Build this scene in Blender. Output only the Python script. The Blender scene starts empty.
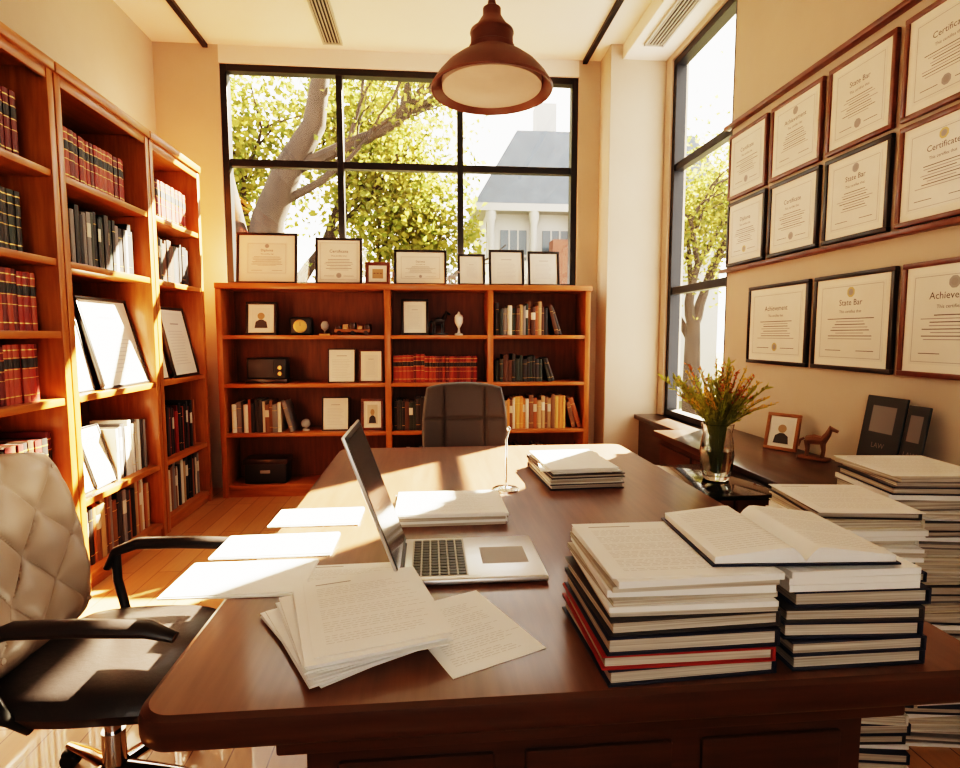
import bpy, math, random
from mathutils import Vector, Matrix, noise
random.seed(7)
R=random.random
def U(a,b): return a+(b-a)*random.random()
col=bpy.context.scene.collection

# ------------------------------------------------------------------ materials
MATS={}
def mat(name,color,rough=.5,metal=0,coat=0,noise_amt=0,noise_scale=8,stretch=(1,1,1),color2=None,bump=0,trans=0,ior=1.45,emis=None,spec=.5,sheen=0,coord='Object'):
    if name in MATS: return MATS[name]
    m=bpy.data.materials.new(name);m.use_nodes=True;nt=m.node_tree;p=nt.nodes['Principled BSDF']
    p.inputs['Base Color'].default_value=(*color,1);p.inputs['Roughness'].default_value=rough
    p.inputs['Metallic'].default_value=metal;p.inputs['Coat Weight'].default_value=coat
    p.inputs['Coat Roughness'].default_value=.12
    p.inputs['Transmission Weight'].default_value=trans;p.inputs['IOR'].default_value=ior
    p.inputs['Specular IOR Level'].default_value=spec
    if sheen: p.inputs['Sheen Weight'].default_value=sheen
    if emis:
        p.inputs['Emission Color'].default_value=(*emis[0],1);p.inputs['Emission Strength'].default_value=emis[1]
    if color2 or bump:
        tc=nt.nodes.new('ShaderNodeTexCoord');mp=nt.nodes.new('ShaderNodeMapping');mp.inputs['Scale'].default_value=stretch
        nz=nt.nodes.new('ShaderNodeTexNoise');nz.inputs['Scale'].default_value=noise_scale;nz.inputs['Detail'].default_value=6;nz.inputs['Roughness'].default_value=.6
        nt.links.new(tc.outputs[coord],mp.inputs[0]);nt.links.new(mp.outputs[0],nz.inputs['Vector'])
        if color2:
            cr=nt.nodes.new('ShaderNodeValToRGB');cr.color_ramp.elements[0].position=.35;cr.color_ramp.elements[1].position=.68
            cr.color_ramp.elements[0].color=(*color2,1);cr.color_ramp.elements[1].color=(*color,1)
            nt.links.new(nz.outputs['Fac'],cr.inputs[0]);nt.links.new(cr.outputs[0],p.inputs['Base Color'])
        if bump:
            bp=nt.nodes.new('ShaderNodeBump');bp.inputs['Strength'].default_value=bump;bp.inputs['Distance'].default_value=.01
            nt.links.new(nz.outputs['Fac'],bp.inputs['Height']);nt.links.new(bp.outputs[0],p.inputs['Normal'])
    MATS[name]=m;return m

wallm=mat('wall_paint',(.56,.47,.365),.85,color2=(.53,.44,.34),noise_scale=3,bump=.03)
ceilm=mat('ceiling_paint',(.80,.74,.66),.9,color2=(.78,.72,.64),noise_scale=2,bump=.02)
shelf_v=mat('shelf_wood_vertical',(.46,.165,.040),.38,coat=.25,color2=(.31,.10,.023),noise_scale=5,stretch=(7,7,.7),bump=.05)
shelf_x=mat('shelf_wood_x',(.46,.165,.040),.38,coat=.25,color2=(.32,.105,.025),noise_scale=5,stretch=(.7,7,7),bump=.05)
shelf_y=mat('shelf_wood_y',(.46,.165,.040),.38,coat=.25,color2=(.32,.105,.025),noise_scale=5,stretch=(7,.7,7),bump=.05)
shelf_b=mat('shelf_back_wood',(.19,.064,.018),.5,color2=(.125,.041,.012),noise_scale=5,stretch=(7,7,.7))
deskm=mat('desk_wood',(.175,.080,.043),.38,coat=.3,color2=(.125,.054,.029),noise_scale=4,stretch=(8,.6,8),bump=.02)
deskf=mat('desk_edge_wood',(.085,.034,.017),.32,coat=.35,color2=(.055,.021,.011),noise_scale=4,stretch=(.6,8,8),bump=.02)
darkw=mat('dark_wood',(.055,.025,.014),.28,coat=.4,color2=(.035,.015,.009),noise_scale=4,stretch=(8,.6,8))
blackm=mat('black_frame_metal',(.012,.012,.014),.4)
blackf=mat('black_frame_wood',(.018,.014,.012),.35,coat=.2)
brownf=mat('brown_frame_wood',(.17,.05,.02),.35,coat=.3,color2=(.11,.03,.013),noise_scale=14)
tanf=mat('tan_frame_wood',(.38,.17,.06),.4,color2=(.28,.11,.04),noise_scale=14)
matboard=mat('mat_board',(.80,.74,.64),.8)
paper=mat('paper',(.86,.85,.81),.65,color2=(.84,.82,.78),noise_scale=5)
paperw=mat('certificate_paper',(.78,.73,.64),.5,color2=(.72,.67,.58),noise_scale=4,coat=.25)
pages=mat('page_edges',(.70,.64,.54),.8,color2=(.34,.29,.23),noise_scale=4,stretch=(.6,.6,70))
ink=mat('ink',(.07,.06,.06),.7)
inkl=mat('ink_light',(.33,.30,.28),.7)
inkf=mat('ink_faint',(.50,.48,.45),.7)
seal=mat('gold_seal',(.55,.42,.2),.4,metal=.4)
gold=mat('gold_foil',(.75,.48,.16),.35,metal=.8)
chrome=mat('chrome',(.75,.75,.76),.12,metal=1)
leatherk=mat('black_leather',(.026,.021,.02),.42,noise_scale=60,bump=.12,coat=.1)
leatherb=mat('beige_leather',(.37,.295,.235),.42,noise_scale=60,bump=.08,coat=.1)
leatherg=mat('grey_leather',(.075,.068,.066),.5,noise_scale=60,bump=.1)
plastic=mat('black_plastic',(.02,.02,.02),.4)
alu=mat('laptop_aluminium',(.62,.61,.60),.32,metal=.6)
rust=mat('lamp_copper',(.19,.078,.05),.5,metal=.25,coat=.1,color2=(.14,.055,.036),noise_scale=6)
lampin=mat('lamp_diffuser_glass',(.58,.50,.43),.35,color2=(.50,.43,.37),noise_scale=5)
whitem=mat('white_ceramic',(.8,.78,.74),.3)
stonem=mat('stone_grey',(.35,.33,.31),.6)
brass=mat('brass',(.55,.36,.14),.35,metal=.9)
blackg=mat('black_gloss_glass',(.012,.011,.012),.06,coat=.6)
glass=mat('clear_glass',(.95,.97,.96),.02,trans=1,ior=1.45)
water=mat('vase_water',(.85,.9,.85),.02,trans=1,ior=1.33)
gref=mat('grille_metal',(.45,.42,.37),.5)
redb=[mat('book_red_a',(.28,.03,.018),.5),mat('book_red_b',(.20,.022,.016),.5),mat('book_red_c',(.33,.06,.03),.5),mat('book_maroon',(.13,.02,.018),.5)]
darkb=[mat('book_black',(.025,.022,.022),.5),mat('book_charcoal',(.05,.045,.045),.5),mat('book_brown',(.09,.04,.022),.5),mat('book_greenblack',(.03,.04,.032),.5)]
mixb=[mat('book_tan',(.42,.27,.14),.6),mat('book_cream',(.62,.55,.43),.6),mat('book_brown2',(.20,.09,.04),.5),mat('book_grey',(.22,.20,.19),.6),mat('book_rust',(.33,.11,.04),.5)]+darkb[:2]
whiteb=[mat('book_white',(.72,.68,.6),.6),mat('book_cream',(.62,.55,.43)),MATS['book_grey'],MATS['book_charcoal']]
orangeb=[mat('book_orange',(.58,.25,.07),.5),MATS['book_tan'],MATS['book_rust'],MATS['book_cream'],MATS['book_brown2'],mat('book_ochre',(.55,.33,.1),.5)]
navy=mat('book_navy',(.022,.026,.05),.45)
redc=mat('book_cover_red',(.32,.03,.025),.5)

gm=bpy.data.materials.new('window_glass');gm.use_nodes=True;nt=gm.node_tree;nt.nodes.clear()
o=nt.nodes.new('ShaderNodeOutputMaterial');mx=nt.nodes.new('ShaderNodeMixShader');tr=nt.nodes.new('ShaderNodeBsdfTransparent');gl=nt.nodes.new('ShaderNodeBsdfGlossy')
gl.inputs['Roughness'].default_value=.02;mx.inputs[0].default_value=.05
nt.links.new(tr.outputs[0],mx.inputs[1]);nt.links.new(gl.outputs[0],mx.inputs[2]);nt.links.new(mx.outputs[0],o.inputs[0])

fm=bpy.data.materials.new('oak_floor');fm.use_nodes=True;nt=fm.node_tree;p=nt.nodes['Principled BSDF']
tc=nt.nodes.new('ShaderNodeTexCoord');mp=nt.nodes.new('ShaderNodeMapping');mp.inputs['Rotation'].default_value=(0,0,math.pi/2)
br=nt.nodes.new('ShaderNodeTexBrick');br.inputs['Scale'].default_value=1;br.inputs['Brick Width'].default_value=1.3;br.inputs['Row Height'].default_value=.13
br.inputs['Mortar Size'].default_value=.0025;br.inputs['Color1'].default_value=(.58,.32,.15,1);br.inputs['Color2'].default_value=(.50,.26,.11,1);br.inputs['Mortar'].default_value=(.2,.09,.04,1)
nz=nt.nodes.new('ShaderNodeTexNoise');mp2=nt.nodes.new('ShaderNodeMapping');mp2.inputs['Scale'].default_value=(14,1,1);nz.inputs['Scale'].default_value=4;nz.inputs['Detail'].default_value=5
mxc=nt.nodes.new('ShaderNodeMixRGB');mxc.blend_type='MULTIPLY';mxc.inputs[0].default_value=.25
nt.links.new(tc.outputs['Object'],mp.inputs[0]);nt.links.new(mp.outputs[0],br.inputs['Vector']);nt.links.new(tc.outputs['Object'],mp2.inputs[0]);nt.links.new(mp2.outputs[0],nz.inputs['Vector'])
nt.links.new(br.outputs['Color'],mxc.inputs[1]);nt.links.new(nz.outputs['Fac'],mxc.inputs[2]);nt.links.new(mxc.outputs[0],p.inputs['Base Color'])
p.inputs['Roughness'].default_value=.35;p.inputs['Coat Weight'].default_value=.3

def leafmat(name,c,t=.6):
    m=bpy.data.materials.new(name);m.use_nodes=True;nt=m.node_tree;nt.nodes.clear()
    o=nt.nodes.new('ShaderNodeOutputMaterial');mx=nt.nodes.new('ShaderNodeMixShader');d=nt.nodes.new('ShaderNodeBsdfDiffuse');t_=nt.nodes.new('ShaderNodeBsdfTranslucent')
    d.inputs[0].default_value=(*c,1);t_.inputs[0].default_value=(*c,1);mx.inputs[0].default_value=t
    nt.links.new(d.outputs[0],mx.inputs[1]);nt.links.new(t_.outputs[0],mx.inputs[2]);nt.links.new(mx.outputs[0],o.inputs[0]);return m
stemm=leafmat('plant_stem',(.30,.32,.08),.3)
leafy=leafmat('plant_leaf',(.46,.46,.10),.5)
leafo=leafmat('plant_leaf_ochre',(.78,.50,.12),.5)
leafr=leafmat('plant_flower_red',(.60,.20,.08),.5)
tl1=leafmat('tree_leaf_yellow',(.25,.22,.055));tl2=leafmat('tree_leaf_green',(.12,.14,.032));tl3=leafmat('tree_leaf_lime',(.19,.195,.052))
bark=mat('tree_bark',(.032,.020,.014),.9,color2=(.018,.011,.008),noise_scale=9,stretch=(1,1,.3),bump=.4)
grass=mat('grass',(.10,.10,.04),.9,color2=(.08,.075,.03),noise_scale=2)
housem=mat('house_white_siding',(.30,.295,.285),.7);roofm=mat('house_roof_slate',(.09,.115,.15),.7,color2=(.07,.09,.12),noise_scale=4)
brickm=mat('house_brick',(.17,.07,.05),.8,color2=(.13,.05,.035),noise_scale=6);wing=mat('house_window_glass',(.05,.07,.09),.2)

# ------------------------------------------------------------------ builder
class MB:
    def __init__(s,name): s.name=name;s.v=[];s.f=[];s.fm=[];s.fs=[];s.mats=[];s.M=Matrix()
    def mi(s,m):
        if m not in s.mats: s.mats.append(m)
        return s.mats.index(m)
    def add(s,vs,fs,m,smooth=False):
        o=len(s.v);i=s.mi(m)
        for v in vs: s.v.append(tuple(s.M@Vector(v)))
        for f in fs: s.f.append([o+k for k in f]);s.fm.append(i);s.fs.append(smooth)
    def box(s,lo,hi,m):
        x0,y0,z0=lo;x1,y1,z1=hi
        s.add([(x0,y0,z0),(x1,y0,z0),(x1,y1,z0),(x0,y1,z0),(x0,y0,z1),(x1,y0,z1),(x1,y1,z1),(x0,y1,z1)],
              [(0,3,2,1),(4,5,6,7),(0,1,5,4),(1,2,6,5),(2,3,7,6),(3,0,4,7)],m)
    def rbox(s,lo,hi,m,r=.004,seg=2):
        import bmesh
        bm=bmesh.new();bmesh.ops.create_cube(bm,size=1)
        for v in bm.verts: v.co=Vector([(lo[i]+hi[i])/2+v.co[i]*(hi[i]-lo[i]) for i in range(3)])
        r=min(r,min(abs(hi[i]-lo[i]) for i in range(3))*.49)
        bmesh.ops.bevel(bm,geom=bm.edges[:],offset=r,segments=seg,affect='EDGES',profile=.5)
        bm.verts.index_update();s.add([v.co.copy() for v in bm.verts],[[v.index for v in f.verts] for f in bm.faces],m,True);bm.free()
    def lathe(s,prof,m,seg=32,c=(0,0,0),cap=True):
        vs=[];fs=[];n=len(prof)
        for i in range(seg):
            a=2*math.pi*i/seg
            for r,z in prof: vs.append((c[0]+r*math.cos(a),c[1]+r*math.sin(a),c[2]+z))
        for i in range(seg):
            j=(i+1)%seg
            for k in range(n-1): fs.append((i*n+k,j*n+k,j*n+k+1,i*n+k+1))
        if cap:
            if prof[0][0]>1e-5: fs.append([i*n for i in range(seg)][::-1])
            if prof[-1][0]>1e-5: fs.append([i*n+n-1 for i in range(seg)])
        s.add(vs,fs,m,True)
    def tube(s,pts,rad,m,seg=10,flat=1.0):
        pts=[Vector(p) for p in pts];n=len(pts)
        if not isinstance(rad,(list,tuple)): rad=[rad]*n
        vs=[];fs=[];up=Vector((0,0,1))
        t0=(pts[1]-pts[0]).normalized()
        if abs(t0.dot(up))>.9: up=Vector((1,0,0))
        a=t0.cross(up).normalized()
        for i in range(n):
            t=((pts[min(i+1,n-1)]-pts[max(i-1,0)])).normalized()
            a=(a-t*a.dot(t)).normalized();b=t.cross(a)
            for k in range(seg):
                an=2*math.pi*k/seg;vs.append(pts[i]+a*(math.cos(an)*rad[i])+b*(math.sin(an)*rad[i]*flat))
        for i in range(n-1):
            for k in range(seg):
                k2=(k+1)%seg;fs.append((i*seg+k,i*seg+k2,(i+1)*seg+k2,(i+1)*seg+k))
        fs.append(list(range(seg))[::-1]);fs.append([(n-1)*seg+k for k in range(seg)])
        s.add(vs,fs,m,True)
    def prism(s,poly,a0,a1,m,axis=2,smooth=False):
        def mk(p,h):
            return (p[0],p[1],h) if axis==2 else ((p[0],h,p[1]) if axis==1 else (h,p[0],p[1]))
        n=len(poly);vs=[mk(p,a0) for p in poly]+[mk(p,a1) for p in poly]
        fs=[(i,(i+1)%n,n+(i+1)%n,n+i) for i in range(n)]
        s.add(vs,fs,m,smooth);s.add(vs,[list(range(n))[::-1],[n+i for i in range(n)]],m,False)
    def done(s,loc=(0,0,0),rotz=0,bevel=0):
        import bmesh
        me=bpy.data.meshes.new(s.name);me.from_pydata(s.v,[],s.f);me.update()
        for m in s.mats: me.materials.append(m)
        for i,p in enumerate(me.polygons): p.material_index=s.fm[i];p.use_smooth=s.fs[i]
        bm=bmesh.new();bm.from_mesh(me);bmesh.ops.recalc_face_normals(bm,faces=bm.faces[:]);bm.to_mesh(me);bm.free()
        try: me.set_sharp_from_angle(angle=math.radians(40))
        except Exception: pass
        ob=bpy.data.objects.new(s.name,me);ob.location=loc;ob.rotation_euler=(0,0,rotz);col.objects.link(ob)
        if bevel:
            b=ob.modifiers.new('bevel','BEVEL');b.width=bevel;b.segments=2;b.limit_method='ANGLE'
        return ob
T=Matrix.Translation
def Rz(a): return Matrix.Rotation(a,4,'Z')
def Rx(a): return Matrix.Rotation(a,4,'X')
def Ry(a): return Matrix.Rotation(a,4,'Y')

_tc={}
def text_mesh(body):
    if body in _tc: return _tc[body]
    cu=bpy.data.curves.new('tmp','FONT');cu.body=body;cu.size=1;cu.align_x='CENTER';cu.resolution_u=2
    ob=bpy.data.objects.new('tmp',cu);col.objects.link(ob)
    dg=bpy.context.evaluated_depsgraph_get();me=bpy.data.meshes.new_from_object(ob.evaluated_get(dg))
    r=([v.co.copy() for v in me.vertices],[list(p.vertices) for p in me.polygons])
    bpy.data.objects.remove(ob);bpy.data.curves.remove(cu);bpy.data.meshes.remove(me)
    _tc[body]=r;return r
def put_text(b,body,size,x,z,y,m):
    vs,fs=text_mesh(body)
    b.add([(x+v.x*size,y,z+v.y*size) for v in vs],fs,m)

# ------------------------------------------------------------------ room
XL,XR,YB,YF,ZC=-2.26,2.0,5.06,-1.6,3.76
b=MB('floor');b.box((XL-.15,YF-.15,-.08),(XR+.15,YB+.2,0),fm);b.done()
b=MB('ceiling');b.box((XL-.15,YF-.15,ZC),(XR+.15,YB+.2,ZC+.12),ceilm);b.done()
b=MB('wall_left');b.box((XL-.15,YF,0),(XL,YB+.2,ZC),wallm);b.done()
FX0,FX1,FZ0,FZ1=-.9,.9,1.3,2.8  # opening added in the unseen front wall to let in fill light
b=MB('wall_front')
b.box((XL-.15,YF-.15,0),(XR+.15,YF,FZ0),wallm);b.box((XL-.15,YF-.15,FZ1),(XR+.15,YF,ZC),wallm);b.box((XL-.15,YF-.15,FZ0),(FX0,YF,FZ1),wallm);b.box((FX1,YF-.15,FZ0),(XR+.15,YF,FZ1),wallm);b.done()
WX0,WX1,WZ0,WZ1=-1.74,1.33,1.76,3.62
b=MB('wall_back');b.box((XL,YB,0),(XR,YB+.2,WZ0),wallm);b.box((XL,YB,WZ0),(WX0,YB+.2,ZC),wallm);b.box((WX1,YB,WZ0),(XR,YB+.2,ZC),wallm);b.box((WX0,YB,WZ1),(WX1,YB+.2,ZC),ceilm);b.done()
b=MB('pilaster');b.box((1.52,4.76,0),(2.0,5.06,ZC),wallm);b.done(bevel=.004)
RY0,RY1,RZ0,RZ1=3.66,4.66,.66,3.60
b=MB('wall_right');b.box((XR,YF,0),(XR+.15,RY0,ZC),wallm);b.box((XR,RY1,0),(XR+.15,YB,ZC),wallm);b.box((XR,RY0,0),(XR+.15,RY1,RZ0),wallm);b.box((XR,RY0,RZ1),(XR+.15,RY1,ZC),wallm);b.done()
b=MB('soffit');b.box((1.62,.2,3.64),(2.0,4.76,ZC),ceilm);b.done(bevel=.004)
b=MB('baseboard_right');b.rbox((1.985,YF,0),(2.0,4.76,.11),ceilm,.004);b.done()
b=MB('baseboard_left');b.rbox((XL,YF,0),(XL+.015,YB,.11),ceilm,.004);b.done()

def window(name,axis,c,u0,u1,z0,z1,mull,trans,th=.05,dep=.09):
    b=MB(name)
    def bx(a0,a1,h0,h1,d0,d1,m):
        if axis=='y': b.box((a0,c+d0,h0),(a1,c+d1,h1),m)
        else: b.box((c+d0,a0,h0),(c+d1,a1,h1),m)
    bx(u0,u0+th,z0,z1,0,dep,blackm);bx(u1-th,u1,z0,z1,0,dep,blackm);bx(u0+th,u1-th,z0,z0+th,0,dep,blackm);bx(u0+th,u1-th,z1-th,z1,0,dep,blackm)
    for m_ in mull: bx(m_-.027,m_+.027,z0+th,z1-th,.005,dep-.005,blackm)
    for t_ in trans: bx(u0+th,u1-th,t_-.03,t_+.03,.012,dep-.012,blackm)
    bx(u0+.02,u1-.02,z0+.02,z1-.02,dep*.5-.003,dep*.5+.003,gm)
    return b.done(bevel=.003)
window('window_1','y',YB+.02,WX0,WX1,WZ0,WZ1,[-.76,.28],[2.82],.055)
window('window_2','x',XR+.02,RY0,RY1,RZ0,RZ1,[],[1.72,2.73],.055)
window('added_fill_window','y',YF-.12,FX0,FX1,FZ0,FZ1,[0],[2.1],.055)  # unseen window behind the camera, added to brighten the foreground
b=MB('window_sill');b.rbox((1.78,3.50,.62),(2.12,4.74,.66),darkw,.006);b.box((1.82,3.52,0),(1.99,4.72,.62),darkw);b.done()

def grille(name,x0,x1,y0,y1,z,axis_slats=5):
    b=MB(name);b.box((x0,y0,z-.02),(x0+.015,y1,z),gref);b.box((x1-.015,y0,z-.02),(x1,y1,z),gref);b.box((x0,y0,z-.02),(x1,y0+.015,z),gref);b.box((x0,y1-.015,z-.02),(x1,y1,z),gref)
    b.box((x0+.015,y0+.015,z-.006),(x1-.015,y1-.015,z),blackm)
    for i in range(axis_slats):
        x=x0+.015+(x1-x0-.03)*(i+.5)/axis_slats
        b.box((x-.004,y0+.015,z-.018),(x+.004,y1-.015,z-.006),gref)
    return b.done()
grille('ceiling_vent',-.86,-.70,2.6,4.95,ZC)
grille('soffit_vent',1.70,1.86,2.2,4.5,3.64)
b=MB('ceiling_track');b.box((-1.86,1.5,ZC-.03),(-1.82,YB,ZC),blackm);b.done()
b=MB('ceiling_track');b.box((1.36,1.5,ZC-.03),(1.40,YB,ZC),blackm);b.done()

# ------------------------------------------------------------------ bookcases
def bookcase_left(y0,y1):
    b=MB('bookcase');x0,x1=-2.24,-1.79;H=2.66
    b.rbox((x0,y0,0),(x1,y0+.045,H-.05),shelf_v,.003);b.rbox((x0,y1-.045,0),(x1,y1,H-.05),shelf_v,.003)
    b.rbox((x0,y0-.0,H-.05),(x1+.012,y1,H),shelf_y,.004)
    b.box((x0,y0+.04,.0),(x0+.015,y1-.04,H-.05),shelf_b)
    for z in (.09,.49,1.04,1.72,2.14):
        b.rbox((x0+.01,y0+.04,z-.035),(x1-.008,y1-.04,z),shelf_y,.003)
    b.rbox((x0+.02,y0+.04,0),(x1-.02,y1-.04,.06),shelf_y,.002)
    b.rbox((x1-.02,y0+.04,H-.10),(x1-.004,y1-.04,H-.045),shelf_y,.002)
    return b
for (y0,y1) in ((1.08,2.02),(2.03,2.97),(2.98,3.89),(3.90,4.69)):
    b=bookcase_left(y0,y1)
    if y0 in (1.08,2.03):
        b.rbox((-2.23,y0+.04,1.335),(-1.798,y1-.04,1.37),shelf_y,.003)
    b.done()
b=MB('bookcase');x0,x1,y0,y1,H=-1.72,1.37,4.72,5.055,1.77
for x in (x0,x1-.045): b.rbox((x,y0,0),(x+.045,y1,H-.045),shelf_v,.003)
for x in (-.35,.51): b.rbox((x-.025,y0+.002,0),(x+.025,y1,H-.045),shelf_v,.003)
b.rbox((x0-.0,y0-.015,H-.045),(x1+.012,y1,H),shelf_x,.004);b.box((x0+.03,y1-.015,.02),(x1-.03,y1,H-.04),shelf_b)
for (a,c) in ((x0+.04,-.37),(-.33,.49),(.53,x1-.04)):
    for z in (.10,.54,.95,1.35): b.rbox((a,y0+.006,z-.032),(c,y1-.01,z),shelf_x,.003)
    b.rbox((a,y0+.02,0),(c,y0+.04,.07),shelf_x,.002)
b.done()

# ------------------------------------------------------------------ books
def book(b,t,h,d,cm,band=None,round_=.35):
    c=.0028;n=5
    arc=[(t*(i/n),-t*round_*.35*math.sin(math.pi*i/n)) for i in range(n+1)]
    b.prism(arc+[(t,.006),(0,.006)],0,h,cm,2,True)
    b.box((0,.006,0),(c,d,h),cm);b.box((t-c,.006,0),(t,d,h),cm)
    b.box((c,.006,.003),(t-c,d-.006,h-.005),pages)
    if band:
        off=.0012
        def ring(z0,z1,m):
            arc2=[(t*(i/n),-t*round_*.35*math.sin(math.pi*i/n)-off) for i in range(n+1)]
            b.prism(arc2+[(t,.004),(0,.004)],h*z0,h*z1,m,2,True)
        if band=='law':
            ring(.12,.135,gold);ring(.42,.43,gold);ring(.60,.76,MATS['book_black']);ring(.77,.78,gold);ring(.58,.59,gold);ring(.90,.915,gold)
        elif band=='plain':
            ring(.78,.79,gold);ring(.16,.17,gold)
        elif band=='label': ring(.55,.8,MATS['book_cream'])
def row(name,u0,u1,z,side,pal,h=(.24,.28),t=(.025,.045),law=False,depth=.2,lean_end=False,maxh=9):
    b=MB(name);u=u0
    base=Matrix();z+=.0003
    hh=U(*h)
    while True:
        tt=U(*t)
        if u+tt>u1: break
        if R()<.25 or not law: hh=U(*h)
        m=random.choice(pal)
        if side=='L': P=T((-1.855-U(0,.012),u,z))@Rz(math.pi/2)
        else: P=T((u,4.765+U(0,.012),z))
        b.M=P
        bd='law' if law else random.choice([None,'plain','label','plain',None])
        book(b,tt-.0012,hh,depth,m,bd)
        u+=tt
    if lean_end:
        for k in range(lean_end):
            tt=U(*t);hh=U(*h)*.95;a=math.radians(14+5*k)
            m=random.choice(pal)
            bot=u+hh*math.sin(a)+.004
            if side=='L': P=T((-1.86,bot,z))@Rz(math.pi/2)@Ry(-a)
            else: P=T((bot,4.77,z))@Ry(-a)
            b.M=P;book(b,tt,hh,depth,m,'plain')
            u=bot+tt/math.cos(a)-hh*math.sin(a)+.004
            if k+1<lean_end: u=bot+tt/math.cos(a)-hh*math.sin(a+math.radians(5))
    b.M=Matrix();return b.done()
L=[
 (1.14,1.95,2.14,redb,(.28,.33),True),(1.14,1.95,1.72,darkb,(.26,.31),True),(1.14,1.95,1.37,redb,(.25,.29),True),(1.14,1.95,1.04,redb,(.24,.27),True),(1.14,1.95,.49,mixb,(.28,.36),False),
 (2.09,2.82,2.14,redb+darkb[:1],(.30,.34),True),(2.09,2.82,1.72,darkb,(.27,.32),True),(2.09,2.86,1.37,redb,(.26,.29),True),(2.09,2.86,1.04,redb,(.24,.27),True),(2.09,2.92,.49,redb[3:]+darkb,(.34,.39),True),
 (2.09,2.80,.09,mixb,(.27,.32),False),
 (3.04,3.74,2.14,redb,(.26,.275),True),(3.04,3.82,1.72,darkb+mixb[3:4],(.27,.32),False),
 (3.46,3.82,.49,whiteb,(.30,.34),False),(3.04,3.82,.09,mixb,(.29,.345),False),
 (3.96,4.60,2.14,redb,(.26,.28),True),(3.96,4.62,1.72,darkb,(.26,.31),False),(3.96,4.60,.49,redb+mixb[4:],(.30,.36),False),(3.96,4.62,.09,mixb,(.29,.34),False)]
for i,(a,c,z,pal,h,law) in enumerate(L):
    row('book_row',a,c,z,'L',pal,h,(.03,.048) if law else (.02,.045),law,.22)
Bk=[(.56,1.02,1.35,darkb+mixb,(.22,.29),2),(.56,.98,.95,darkb,(.18,.24),2),(-.31,.42,.95,redb,(.22,.24),0),(-.31,.40,.54,darkb,(.24,.28),0),
 (.56,1.18,.54,orangeb,(.24,.30),2),(-1.64,-1.22,.54,mixb[1:]+whiteb,(.22,.28),1),(.56,1.1,.10,mixb,(.24,.3),0),(-.31,.35,.10,darkb,(.24,.3),0)]
for (a,c,z,pal,h,le) in Bk:
    row('book_row',a,c,z,'B',pal,h,(.02,.042),pal is redb,.2,le)

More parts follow.
